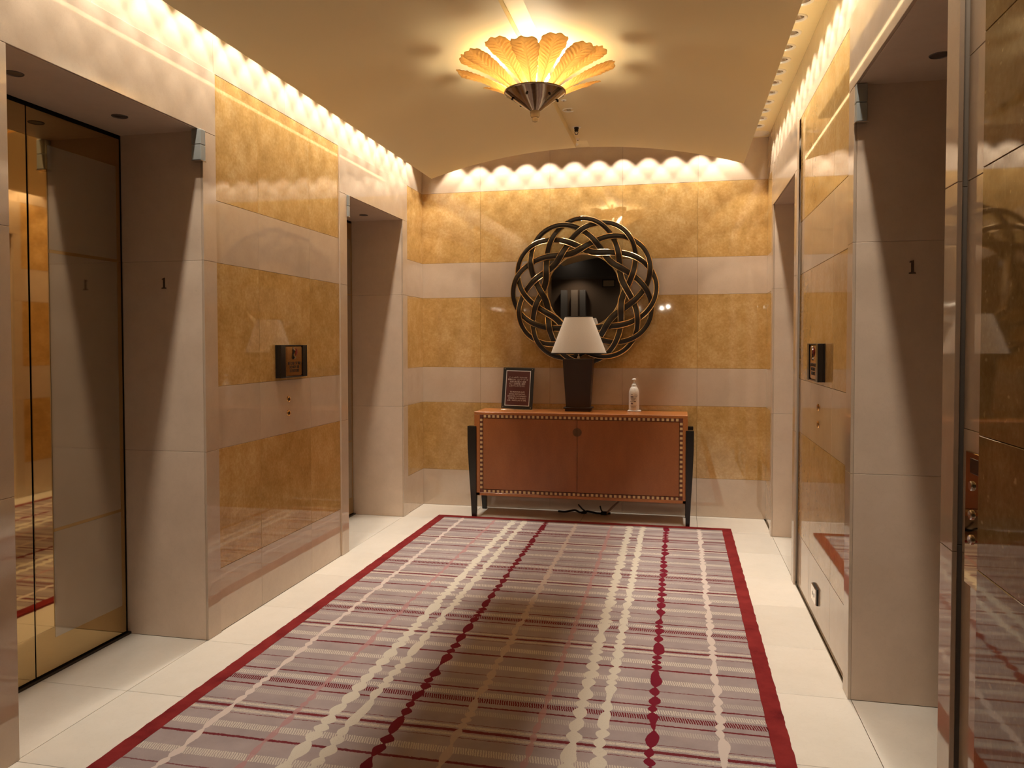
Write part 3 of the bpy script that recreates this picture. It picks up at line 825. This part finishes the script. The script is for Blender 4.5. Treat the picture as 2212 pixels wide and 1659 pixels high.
rl = random.Random(3); sp_ = [(-.026, -.008, .128, .1325), (-.034, .034, .118, .1192), (-.027, -.003, .108, .1165), (.004, .03, .1125, .1135)]
for r_ in range(7):
    z_ = .104-.0038*r_; x_ = -.030+.002*r_
    while x_ < .016-.002*r_:
        l_ = rl.uniform(.003, .008); sp_.append((x_, x_+l_, z_, z_+.0017)); x_ += l_+.0014
sp_ += [(-.033, -.004, .073, .0765), (.0, .018, .069, .078), (-.025, -.006, .050, .060), (-.022, -.010, .060, .064)]
for r_ in range(5):
    z_ = .040-.005*r_; x_ = -.031+.003*r_
    while x_ < .018-.001*r_:
        l_ = rl.uniform(.003, .009); sp_.append((x_, x_+l_, z_, z_+.0016)); x_ += l_+.0016
link('printed_label', on_bottle(bars(sp_), 0), pb)
ring = MB(); ring.tube([(.020+.010*math.cos(q*PI/9), .124+.008*math.sin(q*PI/9), 0) for q in range(18)], .0007, 5, True)
link('label_emblem', on_bottle(ring.mesh('emblem', M['label_ink']), 0), pb)

# ------------------------------------------------------------------ cables under the console
pc = thing('power_cable', 'tangle of black cable lying on the floor under the sideboard', 'cable', (-.86, 6.43, 0))
def smooth(pts, n=10):
    out = []; p = [Vector(q) for q in pts]
    for i in range(len(p)-1):
        a, b_, c, d = p[max(i-1, 0)], p[i], p[i+1], p[min(i+2, len(p)-1)]
        for k_ in range(n):
            t_ = k_/n
            out.append(.5*((2*b_)+(-a+c)*t_+(2*a-5*b_+4*c-d)*t_*t_+(-a+3*b_-3*c+d)*t_**3))
    out.append(p[-1]); return out
MB().tube(smooth([(-.14, .02, .010), (-.07, -.01, .016), (0, .03, .022), (.05, .0, .012), (.11, .02, .020), (.19, .01, .010), (.30, .04, .008)]), .0085, 8).build('cord_run', M['cable'], pc, True)
MB().tube(smooth([(.03, .02, .075), (.06, .01, .045), (.10, .0, .012), (.06, -.02, .010)]), .0065, 8).build('cord_loop', M['cable'], pc, True)
MB().tube(smooth([(.215, .02, .070), (.225, .01, .040), (.24, .0, .012), (.18, .02, .012)]), .006, 8).build('cord_loop', M['cable'], pc, True)
MB().box((.225, -.015, .0), (.275, .02, .028), .004).build('plug', M['cable'], pc)
MB().tube(smooth([(.27, .0, .014), (.33, .01, .075), (.40, .03, .135), (.43, .04, .158)]), .009, 10).build('pale_conduit', M['conduit'], pc, True)

# ------------------------------------------------------------------ carpet
rg = thing('carpet_runner', 'large mauve carpet with red border, wavy stripes and dashed cross lines', 'carpet', (0, 0, 0))
RX0, RX1, RY0, RY1, RB, RH = -1.957, .400, .15, 6.103, .070, .012
MB().box((RX0+RB, RY0+RB, .0005), (RX1-RB, RY1-RB, RH)).build('field', M['carpet'], rg)
def wavy_strip(p0, p1, wdt, inward):
    """border strip with a slightly uneven edge, between two corners"""
    mb = MB(); p0, p1 = Vector(p0), Vector(p1); d = (p1-p0); L_ = d.length; d.normalize(); n_ = Vector(inward)
    k_ = int(L_/.02); rn = random.Random(int(L_*1000)); vs = []
    sm = 0
    for i in range(k_+1):
        e = .0012*math.sin(i*.9)+rn.uniform(-.0013, .0013); e2 = .0012*math.sin(i*.7+2)+rn.uniform(-.0013, .0013)
        a = p0+d*(L_*i/k_)+n_*e; b_ = p0+d*(L_*i/k_)+n_*(wdt+e2)
        vs += [(a.x, a.y, .0), (a.x, a.y, RH), (b_.x, b_.y, RH+.0006), (b_.x, b_.y, .0)]
    fs = []
    for i in range(k_):
        for q in range(4): r_ = (q+1) % 4; fs.append((i*4+q, i*4+r_, i*4+4+r_, i*4+4+q))
    fs += [(0, 1, 2, 3), tuple(k_*4+q for q in range(4))]
    mb.add(vs, fs); return mb.build('border', M['border'], rg)
wavy_strip((RX0, RY0, 0), (RX0, RY1, 0), RB, (1, 0, 0)); wavy_strip((RX1, RY0, 0), (RX1, RY1, 0), RB, (-1, 0, 0))
wavy_strip((RX0+RB, RY1, 0), (RX1-RB, RY1, 0), RB, (0, -1, 0)); wavy_strip((RX0+RB, RY0, 0), (RX1-RB, RY0, 0), RB, (0, 1, 0))

# ------------------------------------------------------------------ wall plates, call buttons, lanterns, numbers, outlet
def fire_plate(label, side, y, z, x):
    t = thing('fire_notice_plate', label, 'wall sign', (x, y, z), 0 if side == 'L' else PI)
    # local +X points out of the wall
    hy, hz = .157, .095
    MB().box((0, -hy, -hz), (.010, hy, hz), .001).build('back_plate', M['black'], t)
    for s in (-1, 1):
        MB().box((.010, s*hy-(.055 if s > 0 else 0), -hz), (.036, s*hy+(.055 if s < 0 else 0), hz), .0015).build('side_post', M['black'], t)
        MB().box((.010, -hy+.055, s*hz-(.006 if s > 0 else 0)), (.034, hy-.055, s*hz+(.006 if s < 0 else 0)), .001).build('lip', M['dark_bronze'], t)
    MB().box((.010, -hy+.058, -hz+.008), (.030, hy-.058, hz-.008), .002).build('brass_plate', M['brass'], t)
    MB().box((.0302, -hy+.075, -hz+.014), (.0315, hy-.062, hz-.014), .0005).build('engraved_face', M['brass'], t)
    rot = Matrix(((0, 0, 1, 0), (1, 0, 0, 0), (0, 1, 0, 0), (0, 0, 0, 1)))
    for i, (s_, w_) in enumerate((('IN CASE OF FIRE', .150), ('DO NOT USE', .115), ('ELEVATORS', .110))):
        me = text_mesh(s_, .026, ext=.0006, xs=.8); me = fit(me, w_)
        put_text('engraved_line', me, M['dark_text'], t, Matrix.Translation((.0318, .006, -.014-.0215*i)) @ rot)
    # raised emblem of a running figure and a flame
    fig = MB()
    def strip(pl, r): fig.tube([(.0335, p[0], p[1]) for p in smooth2(pl)], r, 6)
    def smooth2(pl): return [(q.x, q.y) for q in smooth([(a, b, 0) for a, b in pl], 5)]
    strip([(-.012, .070), (-.010, .052), (-.014, .036)], .0035); strip([(-.011, .050), (.002, .046), (.006, .060)], .0025)
    strip([(-.014, .038), (-.004, .024), (-.006, .010)], .003); strip([(-.014, .036), (-.018, .022), (-.012, .012)], .003)
    fig.build('emblem_figure', M['dark_bronze'], t, True)
    fl_ = MB(); fl_.tube([(.0335, .026, .074), (.0335, .030, .066), (.0335, .029, .050), (.0335, .026, .040), (.0335, .020, .030)], [.001, .004, .0065, .004, .001], 8)
    fl_.build('emblem_flame', plain('red_enamel', (.16, .02, .015), .3), t, True)
    for q in ((-.010, .076), (.006, .064), (.012, .020)):
        MB().lathe([(.001, .0385), (.004, .037), (.005, .032)], 12, (0, q[0], q[1]), axis='X', cap0=True).build('stud', M['steel'], t, True)
    return t
fire_plate('brass notice plate between black posts on the left-hand gold stone panel', 'L', 4.125, 1.345, XL)
fire_plate('brass notice plate between black posts on the right-hand gold stone panel', 'R', 4.13, 1.350, XR)
def call_button(label, side, y, z, x):
    t = thing('call_button', label, 'lift button', (x, y, z), 0 if side == 'L' else PI)
    MB().lathe([(.010, .004), (.0145, .006), (.0175, .004), (.0185, 0)], 24, axis='X').build('bezel', M['brass'], t, True)
    MB().lathe([(.002, .0045), (.0105, .0045), (.0115, .002), (.0115, 0)], 24, axis='X', cap0=True).build('push_cap', M['dark_bronze'], t, True)
call_button('upper of two round lift buttons on the left-hand wall', 'L', 4.113, 1.121, XL)
call_button('lower of two round lift buttons on the left-hand wall', 'L', 4.112, 1.039, XL)
call_button('upper of two round lift buttons on the right-hand wall', 'R', 4.150, 1.118, XR)
call_button('lower of two round lift buttons on the right-hand wall', 'R', 4.148, 1.031, XR)
# hall station plate in the niche close to the viewer
t = thing('hall_station_plate', 'bronze lift control plate with a dark display by the nearest right-hand doorway', 'control plate', (XR, 2.005, 1.06))
MB().box((-.009, -.062, -.20), (0, .062, .125), .0015).build('plate', M['bronze'], t)
MB().box((-.0105, -.040, .075), (-.008, .030, .112), .001).build('display', M['black'], t)
for z_ in (.045, -.025, -.085):
    MB().lathe([(.002, -.014), (.010, -.0145), (.012, -.012), (.012, -.008)], 20, (0, .018, z_), axis='X', cap0=True).build('key', M['steel'], t, True)
def lantern(label, x0, x1, y0, y1, z1):
    t = thing('lift_lantern', label, 'lantern', ((x0+x1)/2, (y0+y1)/2, z1))
    hx, hy = (x1-x0)/2, (y1-y0)/2
    for a, b_ in ((-.074, -.002), (-.149, -.076)):
        MB().box((-hx, -hy, a), (hx, hy, b_), .0025).build('glass_block', M['glass_frost'], t)
    MB().box((-hx-.003, -hy-.001, -.153), (hx+.003, hy, -.1495), .0008).build('base_clip', M['steel'], t)
    MB().box((-hx*.5, -hy*.2, -.0025), (hx*.5, hy*.9, 0), .0003).build('top_clip', M['grey'], t)
lantern('two stacked frosted glass lift lantern blocks high in the nearest left-hand doorway', -2.268, -2.218, 3.255, 3.2945, ZL)
lantern('two stacked frosted glass lift lantern blocks high in the nearest right-hand doorway', .6775, .719, 3.255, 3.2895, ZL)
lantern('two stacked frosted glass lift lantern blocks high in the far left-hand doorway', -2.262, -2.222, 4.9265, 4.950, ZL)
def numeral(label, x, y, z):
    mb = MB()
    # a serif figure one, cut as an outline
    ol = [(a_*.8, b_*.85) for a_, b_ in [(-.016, -.031), (.016, -.031), (.016, -.026), (.0065, -.024), (.0065, .031), (.002, .031), (-.014, .024), (-.013, .020), (-.0055, .022), (-.0055, -.024), (-.016, -.026)]]
    k_ = len(ol); vs = [(a, yy, b_) for yy in (-.003, 0) for a, b_ in ol]
    fs = [tuple(range(k_)), tuple(range(2*k_-1, k_-1, -1))]
    for i in range(k_): j = (i+1) % k_; fs.append((i, j, k_+j, k_+i))
    mb.add(vs, fs); o = mb.build('floor_numeral', M['numeral']); o.location = (x, y, z); tag(o, label, 'numeral')
numeral('dark figure 1 on the reveal of the nearest left-hand doorway', -2.455, 3.2955, 1.743)
numeral('dark figure 1 on the reveal of the nearest right-hand doorway', .897, 3.2905, 1.747)
t = thing('wall_outlet', 'metal double socket plate low on the right-hand wall', 'socket', (XR, 4.165, .150))
MB().box((-.014, -.062, -.040), (-.008, .062, .040), .001).build('face_plate', M['steel'], t)
MB().box((-.008, -.064, -.042), (0, .064, .042), .001).build('frame', M['matt_black'], t)
for y_ in (-.022, .022):
    s = MB().lathe([(.002, -.0145), (.013, -.0145), (.014, -.013)], 20, (0, y_, 0), axis='X', cap0=True).build('socket', M['white'], t, True)
    for z_ in (-.005, .005): MB().box((-.0155, y_-.0045, z_-.001), (-.0143, y_+.0045, z_+.001)).build('slot', M['black'], s)
# ------------------------------------------------------------------ lobby behind the camera (seen only in reflections)
wr2 = setting('wall_rear')
MB().box((-6, -7.3, 0), (4, -7.0, 3.5)).build('rear_panel', M['lobby_wall'], wr2)
MB().box((-6.2, -7.3, 0), (-6, YN, 3.5)).build('side_panel', M['lobby_wall'], wr2)
MB().box((4, -7.3, 0), (4.2, YN, 3.5)).build('side_panel', M['lobby_wall'], wr2)
MB().box((-6, YN-.15, 0), (XL-.03, YN, 3.4)).build('end_panel', M['lobby_wall'], wr2)
MB().box((XR+.03, YN-.15, 0), (4, YN, 3.4)).build('end_panel', M['lobby_wall'], wr2)
cr = setting('ceiling_rear')
MB().box((-6.2, -7.3, 3.5), (4.2, YN+.05, 3.6)).build('lobby_ceiling', M['lobby_wall'], cr)
MB().box((-6, -6.2, 3.05), (4, -5.6, 3.5)).build('cross_beam', M['lobby_dark'], cr)
for (x0, x1, mt) in ((-3.02, -2.86, 'lobby_grey'), (-2.75, -2.57, 'cream'), (-2.52, -2.37, 'lobby_grey')):
    c = setting('trim_rear_column'); MB().box((x0, -6.98, 0), (x1, -6.80, 2.82), .004).build('column_shaft', M[mt], c)
t = thing('lobby_wall_sign', 'pale rectangular sign reflected in the round mirror', 'wall sign', (-1.79, -6.99, 2.995))
MB().box((-.14, -.005, -.075), (.14, .02, .075), .003).build('panel', plain('sign_tan', (.62, .46, .28), .5), t)
MB().box((-.17, -.009, -.10), (.17, -.004, .10), .003).build('frame', M['matt_black'], t)
t = thing('lobby_ceiling_light', 'blurred white ceiling light reflected at the top of the round mirror', 'ceiling light', (-2.6, -5.2, 3.5))
MB().box((-.22, -.08, -.03), (.22, .08, -.001), .003).build('diffuser', plain('cool_light', (1, 1, 1), .5, emit=(1, .93, .85), es=3), t)
for i, (x, z) in enumerate(((-.92, 2.21), (-.38, 2.23), (-.24, 2.26))):
    t = thing('lobby_pendant', 'tiny bright lobby lamp mirrored in the polished back wall', 'pendant lamp', (x, -4.5, z), 0, 'lobby lamps behind the viewer')
    MB().lathe([(.003, -.02), (.015, -.014), (.02, 0), (.015, .014), (.004, .02)], 14, cap0=True, cap1=True).build('bulb', plain('lamp_spark', (1, 1, 1), .5, emit=(1, .88, .7), es=90), t, True)
    MB().tube([(0, 0, .018), (0, 0, 3.499-z)], .004, 6).build('cord', M['cable'], t)
